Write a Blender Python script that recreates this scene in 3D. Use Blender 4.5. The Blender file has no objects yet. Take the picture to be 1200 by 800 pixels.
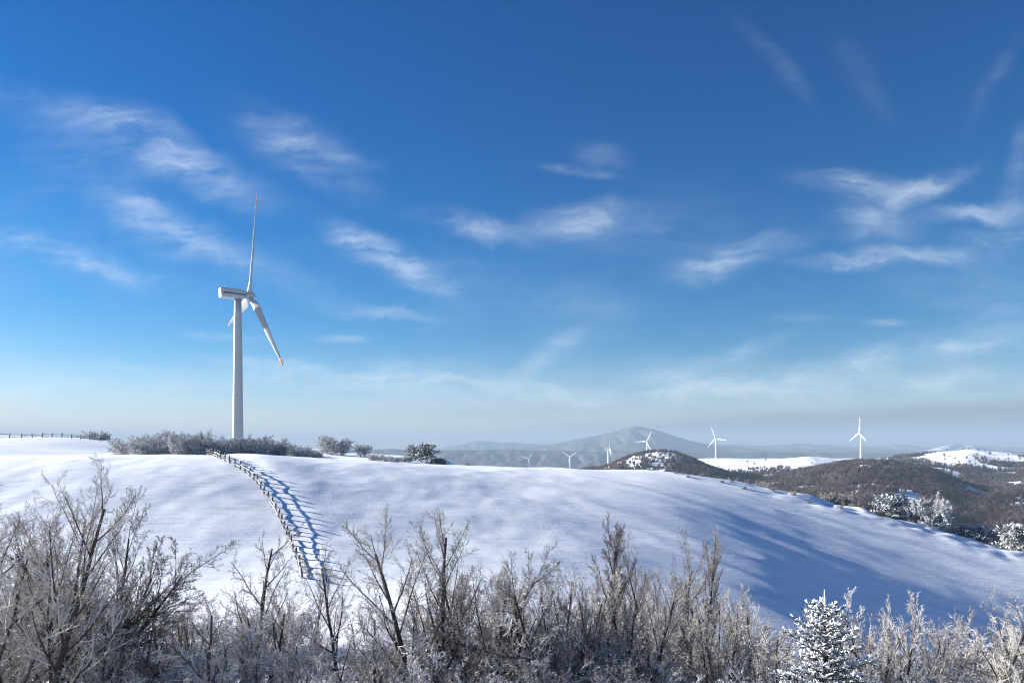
import bpy, math, random
import numpy as np
from mathutils import Vector, Matrix, Quaternion

random.seed(7)
RNG = np.random.default_rng(11)
R = math.radians
scene = bpy.context.scene
COL = scene.collection

# ------------------------------------------------------------------ camera
F = 850.0            # focal length in pixels of the 1200 px wide photograph
HZ = 520.0           # eye level in the photograph
cam = bpy.data.cameras.new("camera")
cam.sensor_width = 36.0
cam.lens = 36.0 * F / 1200.0
cam.shift_y = (HZ - 400.0) / 1200.0
cam.clip_start = 0.1
cam.clip_end = 60000
camo = bpy.data.objects.new("camera", cam)
camo.rotation_euler = (R(90), 0, 0)
COL.objects.link(camo)
scene.camera = camo

# ------------------------------------------------------------------ light
SUN_EL, SUN_AZ = 15.8, 71.0          # azimuth measured towards the west side of the view axis
s = Vector((-math.sin(R(SUN_AZ)) * math.cos(R(SUN_EL)), math.cos(R(SUN_AZ)) * math.cos(R(SUN_EL)), math.sin(R(SUN_EL))))
sl = bpy.data.lights.new("sun", 'SUN')
sl.energy = 5.0
sl.angle = R(0.6)
sl.color = (1.0, 0.96, 0.88)
so = bpy.data.objects.new("sun", sl)
so.rotation_euler = s.to_track_quat('Z', 'Y').to_euler()
so.location = (-60, 30, 60)
COL.objects.link(so)

# ------------------------------------------------------------------ node helpers
def new_mat(name):
    m = bpy.data.materials.new(name)
    m.use_nodes = True
    m.node_tree.nodes.clear()
    return m, m.node_tree

class NT:
    def __init__(self, tree):
        self.t = tree
    def n(self, typ, **kw):
        nd = self.t.nodes.new(typ)
        for k, v in kw.items():
            setattr(nd, k, v)
        return nd
    def link(self, a, b):
        self.t.links.new(a, b)
    def put(self, sock, v):
        if isinstance(v, bpy.types.NodeSocket):
            self.link(v, sock)
        else:
            sock.default_value = v
    def math(self, op, a, b=0.0, c=0.0, clamp=False):
        nd = self.n('ShaderNodeMath', operation=op, use_clamp=clamp)
        self.put(nd.inputs[0], a); self.put(nd.inputs[1], b)
        if len(nd.inputs) > 2: self.put(nd.inputs[2], c)
        return nd.outputs[0]
    def ramp(self, v, a, b, lo=0.0, hi=1.0, smooth=True):
        nd = self.n('ShaderNodeMapRange', interpolation_type='SMOOTHSTEP' if smooth else 'LINEAR')
        self.put(nd.inputs[0], v)
        self.put(nd.inputs[1], a); self.put(nd.inputs[2], b); self.put(nd.inputs[3], lo); self.put(nd.inputs[4], hi)
        return nd.outputs[0]
    def mix(self, f, a, b, blend='MIX'):
        nd = self.n('ShaderNodeMix', data_type='RGBA', blend_type=blend)
        self.put(nd.inputs[0], f)
        self.put(nd.inputs[6], a); self.put(nd.inputs[7], b)
        return nd.outputs[2]
    def noise(self, vec, scale, detail=4, rough=0.55, dist=0.0):
        nd = self.n('ShaderNodeTexNoise')
        if vec is not None: self.link(vec, nd.inputs['Vector'])
        nd.inputs['Scale'].default_value = scale
        nd.inputs['Detail'].default_value = detail
        nd.inputs['Roughness'].default_value = rough
        nd.inputs['Distortion'].default_value = dist
        return nd.outputs['Fac']
    def mapping(self, vec, loc=(0, 0, 0), rot=(0, 0, 0), scale=(1, 1, 1), typ='POINT'):
        nd = self.n('ShaderNodeMapping', vector_type=typ)
        self.link(vec, nd.inputs[0])
        nd.inputs[1].default_value = loc; nd.inputs[2].default_value = rot; nd.inputs[3].default_value = scale
        return nd.outputs[0]

def c4(r, g, b): return (r, g, b, 1.0)

def principled(nt, color, rough=0.8, normal=None, spec=0.2):
    b = nt.n('ShaderNodeBsdfPrincipled')
    nt.put(b.inputs['Base Color'], color)
    b.inputs['Roughness'].default_value = rough
    b.inputs['Specular IOR Level'].default_value = spec
    if normal is not None: nt.link(normal, b.inputs['Normal'])
    o = nt.n('ShaderNodeOutputMaterial')
    nt.link(b.outputs[0], o.inputs['Surface'])
    return b

def bump(nt, h, strength, dist):
    b = nt.n('ShaderNodeBump')
    b.inputs['Strength'].default_value = strength
    b.inputs['Distance'].default_value = dist
    nt.link(h, b.inputs['Height'])
    return b.outputs[0]

# ------------------------------------------------------------------ world: sky, cirrus, haze bank
SKY_STRENGTH = 0.05
def make_world():
    w = bpy.data.worlds.new("World")
    scene.world = w
    w.use_nodes = True
    t = w.node_tree
    t.nodes.clear()
    nt = NT(t)
    tc = nt.n('ShaderNodeTexCoord')
    sep = nt.n('ShaderNodeSeparateXYZ')
    nt.link(tc.outputs['Generated'], sep.inputs[0])
    x, y, z = sep.outputs
    zc = nt.math('MAXIMUM', z, 0.004)
    cmb = nt.n('ShaderNodeCombineXYZ')
    nt.link(x, cmb.inputs[0]); nt.link(y, cmb.inputs[1]); nt.link(zc, cmb.inputs[2])
    sky = nt.n('ShaderNodeTexSky', sky_type='NISHITA')
    sky.sun_disc = False
    sky.sun_elevation = R(SUN_EL)
    sky.sun_rotation = R(-SUN_AZ)
    sky.altitude = 900
    sky.air_density = 1.0
    sky.dust_density = 0.25
    sky.ozone_density = 3.0
    nt.link(cmb.outputs[0], sky.inputs[0])
    col = sky.outputs[0]
    hs = nt.n('ShaderNodeHueSaturation')
    hs.inputs['Saturation'].default_value = 1.28
    hs.inputs['Value'].default_value = 1.0
    nt.link(col, hs.inputs['Color'])
    # polarised look: the upper sky is deeper and bluer than the lower sky
    mid = nt.ramp(z, 0.03, 0.30)
    col = nt.mix(mid, hs.outputs[0], c4(0.26, 0.87, 1.0), 'MULTIPLY')
    deep = nt.ramp(z, 0.16, 0.52)
    col = nt.mix(deep, col, c4(0.02, 0.84, 0.95), 'MULTIPLY')
    col = nt.mix(1.0, col, c4(0.48, 0.64, 0.74), 'MULTIPLY')
    col = nt.mix(nt.ramp(z, 0.17, 0.0), col, c4(1.62, 1.07, 1.04), 'MULTIPLY')
    # plane coordinates of the direction (sky at infinite distance, front half only)
    ys = nt.math('MAXIMUM', y, 0.15)
    u = nt.math('DIVIDE', x, ys)
    v = nt.math('DIVIDE', z, ys)
    uv = nt.n('ShaderNodeCombineXYZ')
    nt.link(u, uv.inputs[0]); nt.link(v, uv.inputs[1])
    uvv = uv.outputs[0]
    wn = nt.n('ShaderNodeTexNoise')
    nt.link(uvv, wn.inputs['Vector']); wn.inputs['Scale'].default_value = 6.5; wn.inputs['Detail'].default_value = 6; wn.inputs['Roughness'].default_value = 0.6
    sub = nt.n('ShaderNodeVectorMath', operation='SUBTRACT'); nt.link(wn.outputs['Color'], sub.inputs[0]); sub.inputs[1].default_value = (.5, .5, .5)
    scl = nt.n('ShaderNodeVectorMath', operation='SCALE'); nt.link(sub.outputs[0], scl.inputs[0]); scl.inputs['Scale'].default_value = 0.075
    add = nt.n('ShaderNodeVectorMath', operation='ADD'); nt.link(uvv, add.inputs[0]); nt.link(scl.outputs[0], add.inputs[1])
    warped = add.outputs[0]
    fib = {}
    for a in (-22, 4, 26):
        mp = nt.mapping(warped, rot=(0, 0, R(a)), scale=(6.0, 46.0, 1.0))
        mp2 = nt.mapping(warped, rot=(0, 0, R(a + 14)), scale=(9.0, 17.0, 1.0))
        f1 = nt.noise(mp, 1.0, 8, 0.68, 0.2)
        f2 = nt.noise(mp2, 1.0, 8, 0.62, 0.35)
        fib[a] = nt.ramp(nt.math('ADD', nt.math('MULTIPLY', f1, 0.55), nt.math('MULTIPLY', f2, 0.6)), 0.38, 0.88)
    # name-free list of wisps: centre px, py, half length, half width, fall angle, strength
    W = [(200, 178, 120, 34, 26, .75), (190, 262, 75, 38, 22, .6), (165, 236, 34, 10, 2, .45), (75, 300, 120, 19, 13, .5),
         (270, 300, 120, 30, 24, .42), (355, 172, 85, 42, 28, .5), (400, 182, 50, 12, 8, .35), (455, 306, 85, 28, 30, .62),
         (560, 268, 75, 16, 14, .6), (690, 258, 84, 27, -6, .75), (678, 201, 40, 8, 8, .55), (705, 180, 34, 22, 10, .22),
         (850, 303, 85, 26, -14, .72), (1005, 222, 75, 20, 8, .62), (1078, 226, 60, 16, -30, .62), (1025, 262, 55, 36, 6, .45),
         (1040, 303, 95, 14, -3, .8), (1150, 243, 62, 14, -8, .75), (1185, 268, 75, 30, -22, .55), (1192, 195, 60, 22, -62, .3),
         (908, 72, 60, 18, 50, .13), (1165, 90, 60, 16, -58, .13), (1010, 85, 60, 24, 55, .1), (460, 437, 170, 20, 3, .6),
         (636, 420, 55, 16, -32, .55), (865, 412, 60, 14, -16, .5), (85, 456, 160, 18, 3, .5), (445, 371, 80, 9, 6, .4),
         (400, 397, 34, 7, 0, .4), (935, 373, 36, 8, 0, .5), (1040, 378, 30, 6, 0, .3), (940, 448, 420, 34, -1, .42), (330, 425, 110, 10, 6, .35),
         (255, 394, 60, 7, 4, .3), (1120, 405, 120, 22, -6, .35), (430, 290, 50, 26, 20, .3), (300, 442, 360, 20, 2, .4), (800, 458, 420, 16, -2, .45), (1030, 424, 260, 16, -5, .4), (100, 190, 90, 60, 10, .18), (60, 130, 110, 36, 20, .16), (560, 330, 200, 40, 10, .14)]
    tot = None
    for (px, py, a, b, ang, k) in W:
        cu, cv = (px - 600) / F, (HZ - py) / F
        th = R(-ang)
        mp = nt.n('ShaderNodeMapping', vector_type='TEXTURE')
        nt.link(warped if b > 8 else uvv, mp.inputs[0])
        mp.inputs[1].default_value = (cu, cv, 0); mp.inputs[2].default_value = (0, 0, th); mp.inputs[3].default_value = (a / F * 1.65, b / F * 1.3, 1)
        ln = nt.n('ShaderNodeVectorMath', operation='LENGTH'); nt.link(mp.outputs[0], ln.inputs[0])
        m = nt.ramp(ln.outputs['Value'], 1.0, 0.0, 0.0, 1.0)
        m = nt.math('MULTIPLY', nt.math('POWER', m, 1.35), k * 0.92)
        near = min(fib, key=lambda q: abs(q + ang))
        m = nt.math('MULTIPLY', m, nt.math('ADD', 0.05, fib[near]))
        tot = m if tot is None else nt.math('ADD', tot, m)
    big = nt.ramp(nt.noise(nt.mapping(uvv, loc=(3.1, 1.7, 0), scale=(2.4, 5.0, 1)), 1.0, 3, 0.5), 0.44, 0.68)
    side = nt.ramp(u, -0.1, 0.25)
    fsel = nt.math('ADD', nt.math('MULTIPLY', fib[-22], nt.math('SUBTRACT', 1.0, side)), nt.math('MULTIPLY', fib[26], side))
    veil = nt.math('MULTIPLY', nt.math('MULTIPLY', big, nt.math('ADD', fsel, 0.1)), nt.ramp(v, 0.42, 0.2, 0.0, 0.16))
    tot = nt.math('ADD', tot, veil)
    tot = nt.math('MULTIPLY', tot, nt.ramp(y, 0.2, 0.45))
    tot = nt.math('MULTIPLY', tot, CLOUD_GAIN, clamp=True)
    col = nt.mix(tot, col, c4(*[q * CLOUD_LUM for q in (0.87, 0.97, 1.06)]))
    # distant inversion-haze bank low on the horizon, higher towards the east
    un = nt.math('MINIMUM', nt.math('MAXIMUM', u, -0.8), 0.8)
    edge = nt.math('ADD', 0.014, nt.math('MULTIPLY', nt.math('MAXIMUM', nt.math('ADD', un, 0.12), 0.0), 0.055))
    wob = nt.math('MULTIPLY', nt.math('SUBTRACT', nt.noise(nt.mapping(uvv, scale=(6, 40, 1)), 1.0, 4), 0.5), 0.012)
    dd = nt.math('SUBTRACT', nt.math('ADD', edge, wob), v)
    amt = nt.math('ADD', 0.2, nt.math('MULTIPLY', nt.ramp(un, -0.25, 0.35), 0.72))
    bank = nt.math('MULTIPLY', nt.ramp(dd, -0.012, 0.012), amt)
    col = nt.mix(bank, col, c4(*BANK))
    bg = nt.n('ShaderNodeBackground')
    bg.inputs['Strength'].default_value = SKY_STRENGTH
    nt.link(col, bg.inputs['Color'])
    out = nt.n('ShaderNodeOutputWorld')
    nt.link(bg.outputs[0], out.inputs['Surface'])
CLOUD_GAIN, CLOUD_LUM = 0.92, 6.4
BANK = (1.55, 1.68, 2.0)
make_world()

# ------------------------------------------------------------------ numpy noise
def vnoise(x, y, seed=0):
    xi = np.floor(x).astype(np.int64); yi = np.floor(y).astype(np.int64)
    xf = x - xi; yf = y - yi
    def h(a, b):
        n = (a * 374761393 + b * 668265263 + seed * 974711) & 0xffffffff
        n = ((n ^ (n >> 13)) * 1274126177) & 0xffffffff
        n = n ^ (n >> 16)
        return (n & 0xffff) / 65535.0
    ux = xf * xf * xf * (xf * (xf * 6 - 15) + 10); uy = yf * yf * yf * (yf * (yf * 6 - 15) + 10)
    a = h(xi, yi); b = h(xi + 1, yi); c = h(xi, yi + 1); d = h(xi + 1, yi + 1)
    return (a + (b - a) * ux) * (1 - uy) + (c + (d - c) * ux) * uy - 0.5

def fbm(x, y, octv=5, seed=0, gain=0.5):
    s_ = 0; a = 1.0
    for i in range(octv):
        s_ = s_ + a * vnoise(x * 2 ** i + 13.7 * i, y * 2 ** i + 7.1 * i, seed + i)
        a *= gain
    return s_

def sstep(a, b, x):
    t = np.clip((x - a) / (b - a), 0, 1)
    return t * t * (3 - 2 * t)

# ------------------------------------------------------------------ terrain height
def table(xs, vs, sigma):
    g = np.arange(-800, 801, 0.5)
    v = np.interp(g, xs, vs)
    k = np.arange(-int(sigma * 6), int(sigma * 6) + 1) * 0.5
    ker = np.exp(-0.5 * (k / sigma) ** 2); ker /= ker.sum()
    pad = len(k) // 2
    v = np.convolve(np.pad(v, pad, mode='edge'), ker, mode='valid')
    return g, v
CX = [-400, -140, -80, -60, -40, -21, 0, 12, 24.5, 38, 47, 56.5, 66, 74, 84, 120, 300]
CY = [113, 113, 113, 113, 114, 118, 124, 127, 129, 129, 125, 120, 112, 105, 97, 92, 92]
CZ = [-1.4, -1.6, -1.75, -1.75, -1.85, -2.9, -3.95, -4.25, -4.5, -6.3, -8.2, -10.5, -13.4, -15.7, -18.3, -25, -45]
VX = [-400, -60, -20, 0, 18, 40, 74, 120, 300]
VZ = [-14.2, -14.2, -14.0, -14.3, -16.4, -22.0, -31.0, -42, -60]
T_CY = table(CX, CY, 5); T_CZ = table(CX, CZ, 4); T_VZ = table(VX, VZ, 8)
NP_Y = np.array([-300, -60, -5, 3, 10, 20, 30, 45, 60])
NP_Z = np.array([-12, -2.4, -2.2, -3.2, -7.4, -11.2, -12.9, -13.9, -14.2])
# turbines: hub px, hub py, distance, tower height
FAR_T = [(620.0, 537.0, 3450), (668.0, 535.0, 3000), (712.6, 525.5, 2100), (758.2, 517.2, 2300), (838.8, 513.6, 2200), (1008.8, 507.2, 1700)]
HUB = 60.0
PADS = []
for (px, py, Y) in FAR_T:
    PADS.append(((px - 600) / F * Y, Y, (HZ - py) / F * Y - HUB, 90.0))

def H0(X, Y):
    X = np.asarray(X, float); Y = np.asarray(Y, float)
    yc = np.interp(X, *T_CY); zc = np.interp(X, *T_CZ); zv = np.interp(X, *T_VZ)
    t = np.clip((Y - 60) / (yc - 60), 0, 1)
    S = t * t * (3 - 2 * t)
    face = zv + (zc - zv) * S
    near = np.interp(Y, NP_Y, NP_Z) + (zv + 14.2) * sstep(5, 60, Y)
    z = np.where(Y < 60, near, face)
    d = np.maximum(Y - yc, 0)
    w = sstep(-20, 14, X)
    back = -w * (85 * (1 - np.exp(-(d / 120) ** 1.35))) - (1 - w) * 0.6 * sstep(0, 18, d)
    z = z + back
    # the second snow rise behind the crest, far left, and a shoulder beside the turbine
    z = z - 3.6 * np.exp(-((Y - 142) / 18) ** 2) * sstep(-62, -84, X)
    z = z + 4.4 * np.exp(-(np.maximum(X + 126, 0) / 34) ** 2 - ((Y - 196) / 21) ** 2)
    z = z + 1.1 * np.exp(-((X + 60) / 20) ** 2 - ((Y - 172) / 16) ** 2)
    z = z - 9.0 * sstep(190, 260, Y) * sstep(-85, -55, X)
    z = z + (-130 - z) * sstep(330, 1000, Y)
    z = z + (-130 - z) * sstep(500, 1500, np.abs(X))
    for (px_, py_, pz, rad) in PADS:
        z = z + (pz - z) * np.exp(-(((X - px_) ** 2 + (Y - py_) ** 2) / rad ** 2) ** 1.5)
    return z

SA, CA = math.sin(R(-24)), math.cos(R(-24))
def Hd(X, Y):
    """wind-carved relief of the snow field"""
    a = X * CA + Y * SA; b = -X * SA + Y * CA
    m = sstep(52, 64, Y) * (1 - sstep(150, 320, Y))
    mr = 0.32 + 0.68 * sstep(-35, 30, X)
    z = 0.55 * fbm(a / 34, b / 15, 2, 3) * mr
    z = z + 0.27 * fbm(a / 19, b / 4.2, 3, 21) * mr
    z = z + 0.12 * fbm(a / 11, b / 1.5, 2, 41) * mr
    z = z - 0.16 * np.abs(fbm(a / 14, b / 2.7, 2, 151)) * mr * sstep(-10, 30, X)
    yc = np.interp(X, *T_CY)
    rim = np.exp(-((Y - yc + 4) / 7) ** 2) * sstep(30, 50, X)
    z = z + rim * 0.8 * fbm(X / 5, Y / 4, 3, 61)
    second = sstep(-55, -75, X) * sstep(135, 150, Y) * sstep(215, 195, Y) * (1.3 * fbm(X / 38 + Y / 60, Y / 11, 3, 131))
    lump = second + 0.18 * fbm(X / 7, Y / 7, 3, 77) * sstep(20, 0, X)
    return (z + lump) * m + 0.35 * fbm(X / 6, Y / 6, 3, 91) * (1 - m) * sstep(400, 200, np.abs(Y))

FL_Y = [70, 80, 88, 98, 108, 116, 122]; FL_X = [-20.5, -24.5, -28, -34, -41, -47.5, -52]
def shadow_drift(X, Y):
    """snow rise added beside the rail fence to cut its shadow short"""
    d = X - np.interp(Y, FL_Y, FL_X)
    return 0.30 * np.exp(-((d - 4.2) / np.where(d < 4.2, 2.6, 6.0)) ** 2) * sstep(66, 78, Y) * sstep(124, 112, Y)  # added rise that catches the fence shadow early and shortens it
def H(X, Y): return H0(X, Y) + Hd(X, Y) + shadow_drift(np.asarray(X, float), np.asarray(Y, float))
def Hs(x, y): return float(H(np.array([x]), np.array([y]))[0])

def hit(px, py, y0=58.0, y1=220.0):
    ys = np.arange(y0, y1, 0.1)
    xs = (px - 600) / F * ys
    zs = (HZ - py) / F * ys
    g = H(xs, ys)
    idx = np.nonzero(zs <= g)[0]
    i = idx[0] if len(idx) else len(ys) - 1
    return Vector((xs[i], ys[i], g[i]))

# ------------------------------------------------------------------ objects helpers
def mesh_from(name, verts, faces, mat=None, smooth=False):
    me = bpy.data.meshes.new(name)
    me.from_pydata(verts, [], faces)
    if smooth:
        me.polygons.foreach_set('use_smooth', np.ones(len(me.polygons), bool))
    if mat: me.materials.append(mat)
    me.update()
    return me

def grid_mesh(name, X, Y, Z, mat, smooth=True):
    r, c = Z.shape
    v = np.stack([X, Y, Z], -1).reshape(-1, 3).astype(np.float32)
    i = np.arange(r * c).reshape(r, c)
    q = np.stack([i[:-1, :-1], i[:-1, 1:], i[1:, 1:], i[1:, :-1]], -1).reshape(-1, 4)
    return np_mesh(name, v, q, mat, smooth)

def np_mesh(name, v, q, mat, smooth=False):
    me = bpy.data.meshes.new(name)
    k = q.shape[1]
    me.vertices.add(len(v)); me.vertices.foreach_set('co', np.ascontiguousarray(v, np.float32).ravel())
    me.loops.add(len(q) * k); me.loops.foreach_set('vertex_index', q.astype(np.int32).ravel())
    me.polygons.add(len(q)); me.polygons.foreach_set('loop_start', (np.arange(len(q)) * k).astype(np.int32))
    if smooth: me.polygons.foreach_set('use_smooth', np.ones(len(q), bool))
    me.update(calc_edges=True)
    me.materials.append(mat)
    return me

def link(name, data, parent=None, loc=(0, 0, 0)):
    o = bpy.data.objects.new(name, data)
    COL.objects.link(o)
    o.location = loc
    if parent: o.parent = parent
    return o

def tag(o, label=None, cat=None, group=None, kind=None):
    for k, v in (('label', label), ('category', cat), ('group', group), ('kind', kind)):
        if v: o[k] = v
    return o

def copy_tree(o, parent=None):
    c = o.copy(); COL.objects.link(c)
    c.parent = parent
    for ch in list(o.children): copy_tree(ch, c)
    return c

class MB:
    def __init__(self): self.v = []; self.f = []
    def tube(self, pts, rads, sides=5, cap=True):
        n = len(pts); base = len(self.v)
        d = (pts[1] - pts[0])
        ref = Vector((1, 0, 0)) if abs(d.z) > 0.7 * d.length else Vector((0, 0, 1))
        for i in range(n):
            if i == 0: t = pts[1] - pts[0]
            elif i == n - 1: t = pts[-1] - pts[-2]
            else: t = pts[i + 1] - pts[i - 1]
            a = t.cross(ref)
            if a.length < 1e-6: a = t.cross(Vector((0.3, 1, 0.2)))
            a.normalize(); b = a.cross(t); b.normalize()
            for k in range(sides):
                q = 2 * math.pi * k / sides
                p = pts[i] + (a * math.cos(q) + b * math.sin(q)) * rads[i]
                self.v.append((p.x, p.y, p.z))
        for i in range(n - 1):
            for k in range(sides):
                k2 = (k + 1) % sides
                self.f.append((base + i * sides + k, base + i * sides + k2, base + (i + 1) * sides + k2, base + (i + 1) * sides + k))
        if cap:
            self.f.append(tuple(base + k for k in range(sides)))
            self.f.append(tuple(base + (n - 1) * sides + k for k in reversed(range(sides))))
    def box(self, c, sx, sy, sz, rot=None):
        b = len(self.v)
        for dz in (-1, 1):
            for dx, dy in ((-1, -1), (1, -1), (1, 1), (-1, 1)):
                p = Vector((dx * sx / 2, dy * sy / 2, dz * sz / 2))
                if rot: p = rot @ p
                p = p + Vector(c); self.v.append(tuple(p))
        for q in ((0, 3, 2, 1), (4, 5, 6, 7), (0, 1, 5, 4), (1, 2, 6, 5), (2, 3, 7, 6), (3, 0, 4, 7)):
            self.f.append(tuple(b + k for k in q))
    def mesh(self, name, mat, smooth=False): return mesh_from(name, self.v, self.f, mat, smooth)

# ------------------------------------------------------------------ materials
def mat_snow():
    m, t = new_mat("snow"); nt = NT(t)
    g = nt.n('ShaderNodeNewGeometry')
    pos = g.outputs['Position']
    mp = nt.mapping(pos, rot=(0, 0, R(24)), scale=(0.16, 1.0, 1.0))
    n1 = nt.noise(mp, 1.3, 6, 0.62, 0.5)
    n2 = nt.noise(pos, 3.0, 5, 0.6)
    n3 = nt.noise(mp, 0.35, 3, 0.5)
    n4 = nt.noise(nt.mapping(pos, rot=(0, 0, R(24)), scale=(1.2, 5.0, 3.0)), 2.2, 5, 0.7)
    hgt = nt.math('ADD', nt.math('ADD', nt.math('MULTIPLY', n1, 0.6), nt.math('MULTIPLY', n2, 0.2)), nt.math('MULTIPLY', n4, 0.12))
    bm = bump(nt, hgt, 0.9, 0.14)
    col = nt.mix(nt.ramp(n3, 0.3, 0.7), c4(0.80, 0.83, 0.88), c4(0.86, 0.88, 0.91))
    principled(nt, col, 0.55, bm, 0.25)
    return m

def mat_hill():
    m, t = new_mat("hill_snow"); nt = NT(t)
    g = nt.n('ShaderNodeNewGeometry'); pos = g.outputs['Position']
    n = nt.noise(pos, 0.02, 6, 0.65); n2 = nt.noise(pos, 0.12, 5, 0.65)
    la = nt.n('ShaderNodeAttribute'); la.attribute_name = 'litter'
    k = nt.ramp(nt.math('ADD', nt.math('ADD', nt.math('MULTIPLY', n, 0.3), nt.math('MULTIPLY', n2, 0.4)), nt.math('MULTIPLY', la.outputs['Fac'], 0.5)), 0.52, 0.68)
    col = nt.mix(k, c4(0.80, 0.83, 0.88), c4(0.07, 0.052, 0.045))
    principled(nt, col, 0.85, bump(nt, n2, 0.6, 3.0), 0.1)
    return m

def mat_mountain():
    m, t = new_mat("mountain_woods"); nt = NT(t)
    g = nt.n('ShaderNodeNewGeometry'); pos = g.outputs['Position']
    n = nt.noise(pos, 0.0028, 7, 0.68, 0.5); n2 = nt.noise(pos, 0.02, 5, 0.7)
    k = nt.ramp(nt.math('ADD', nt.math('MULTIPLY', n, 0.6), nt.math('MULTIPLY', n2, 0.4)), 0.52, 0.70)
    col = nt.mix(k, c4(0.085, 0.08, 0.08), c4(0.32, 0.33, 0.35))
    principled(nt, col, 0.9, None, 0.05)
    return m

def mat_snow_peak():
    m, t = new_mat("snow_peak"); nt = NT(t)
    g = nt.n('ShaderNodeNewGeometry'); pos = g.outputs['Position']
    n = nt.noise(pos, 0.006, 7, 0.68, 0.5)
    col = nt.mix(nt.ramp(n, 0.42, 0.6), c4(0.8, 0.8, 0.82), c4(0.25, 0.23, 0.23))
    principled(nt, col, 0.9, None, 0.05)
    return m

def mat_bark(name, dark, light, snow_amt, sc=6.0, frost_to=1.0):
    """bark with rime and snow lying on the upper sides of the limbs"""
    m, t = new_mat(name); nt = NT(t)
    g = nt.n('ShaderNodeNewGeometry')
    tc = nt.n('ShaderNodeTexCoord')
    oi = nt.n('ShaderNodeObjectInfo')
    n = nt.noise(tc.outputs['Object'], sc, 3, 0.6)
    n2 = nt.noise(tc.outputs['Object'], sc * 0.22, 2, 0.5)
    sp = nt.n('ShaderNodeSeparateXYZ'); nt.link(g.outputs['Normal'], sp.inputs[0])
    col = nt.mix(nt.ramp(n, 0.3, 0.7), c4(*dark), c4(*light))
    up = nt.ramp(sp.outputs[2], 0.05, 0.75)
    k = nt.math('MULTIPLY', nt.math('ADD', nt.math('MULTIPLY', up, 0.9), nt.ramp(n2, 0.35, 0.65, -0.15, 0.55)), snow_amt)
    k = nt.math('ADD', k, nt.math('MULTIPLY', nt.math('SUBTRACT', oi.outputs['Random'], 0.5), 0.25 * snow_amt), clamp=True)
    k = nt.math('MINIMUM', k, frost_to)
    col = nt.mix(k, col, c4(0.80, 0.82, 0.86))
    principled(nt, col, 0.8, None, 0.15)
    return m

def mat_flat(name, col, rough=0.6, var=0.15, sc=2.0, spec=0.3):
    m, t = new_mat(name); nt = NT(t)
    tc = nt.n('ShaderNodeTexCoord')
    n = nt.noise(tc.outputs['Object'], sc, 4, 0.6)
    a = tuple(q * (1 - var) for q in col); b = tuple(min(1, q * (1 + var)) for q in col)
    principled(nt, nt.mix(nt.ramp(n, 0.3, 0.7), c4(*a), c4(*b)), rough, None, spec)
    return m

M_SNOW = mat_snow()
M_HILL = mat_hill()
M_MTN = mat_mountain()
M_PEAK = mat_snow_peak()
M_TRUNK = mat_bark("frosted_bark", (0.016, 0.014, 0.013), (0.05, 0.043, 0.038), 0.05)
M_TWIG = mat_bark("rimed_twigs", (0.19, 0.155, 0.125), (0.42, 0.37, 0.32), 0.54, 3.0)
M_TWIGD = mat_bark("bare_twigs", (0.07, 0.052, 0.042), (0.19, 0.15, 0.12), 0.25, 3.0)
M_RIME = mat_bark("thick_rime", (0.42, 0.41, 0.41), (0.66, 0.66, 0.67), 0.75, 3.0)
M_WOOD = mat_bark("weathered_rail_wood", (0.04, 0.03, 0.024), (0.09, 0.07, 0.058), 0.28, 5.0)
M_WOODP = mat_bark("weathered_post_wood", (0.03, 0.024, 0.02), (0.07, 0.055, 0.045), 0.2, 5.0)
M_CAP = mat_flat("lying_snow", (0.84, 0.86, 0.9), 0.6, 0.04)
M_NEEDLE = mat_flat("spruce_needles", (0.035, 0.05, 0.04), 0.7, 0.4, 4.0)
M_PAINT = mat_flat("white_paint_shade_toned", (0.33, 0.345, 0.36), 0.42, 0.04, 0.15, 0.4)  # white paint darkened so the tower's shaded side reads deeper
M_PAINT_FAR = mat_flat("white_paint_lit_copy", (0.80, 0.81, 0.82), 0.42, 0.02, 0.15, 0.4)  # lighter copy of that paint, offsetting shade and haze on far turbines
M_BAND = mat_flat("nacelle_dark_band", (0.02, 0.022, 0.045), 0.5, 0.1)
M_LET = mat_flat("nacelle_lettering", (0.55, 0.57, 0.6), 0.5, 0.05)
M_ORANGE = mat_flat("orange_tip_paint", (0.75, 0.25, 0.05), 0.45, 0.08)
M_GREY = mat_flat("grey_metal", (0.18, 0.19, 0.2), 0.5, 0.1)
M_GREY2 = mat_flat("worn_grey_paint", (0.42, 0.435, 0.45), 0.5, 0.08)
M_SCRUB = mat_bark("brown_scrub", (0.021, 0.016, 0.0168), (0.090, 0.065, 0.062), 0.0, 0.03)
M_SCRUB_NEAR = mat_bark("edge_scrub", (0.05, 0.04, 0.035), (0.14, 0.11, 0.09), 0.25, 0.5)

# ------------------------------------------------------------------ ground sheet
def build_ground():
    xs = np.concatenate([-np.geomspace(10000, 101, 56), np.arange(-100, 100.1, 0.42), np.geomspace(101, 10000, 56)])
    ys = np.concatenate([-np.geomspace(3000, 21, 30), np.arange(-20, 40, 1.0), np.arange(40, 150, 0.42), np.arange(150, 320, 1.6), np.geomspace(322, 10000, 90)])
    X, Y = np.meshgrid(xs, ys)
    Z = H(X, Y)
    o = link("ground", grid_mesh("ground", X, Y, Z, M_SNOW))
    tag(o, "wind-carved snow field rising to a smooth crest", kind="structure")
build_ground()

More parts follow.
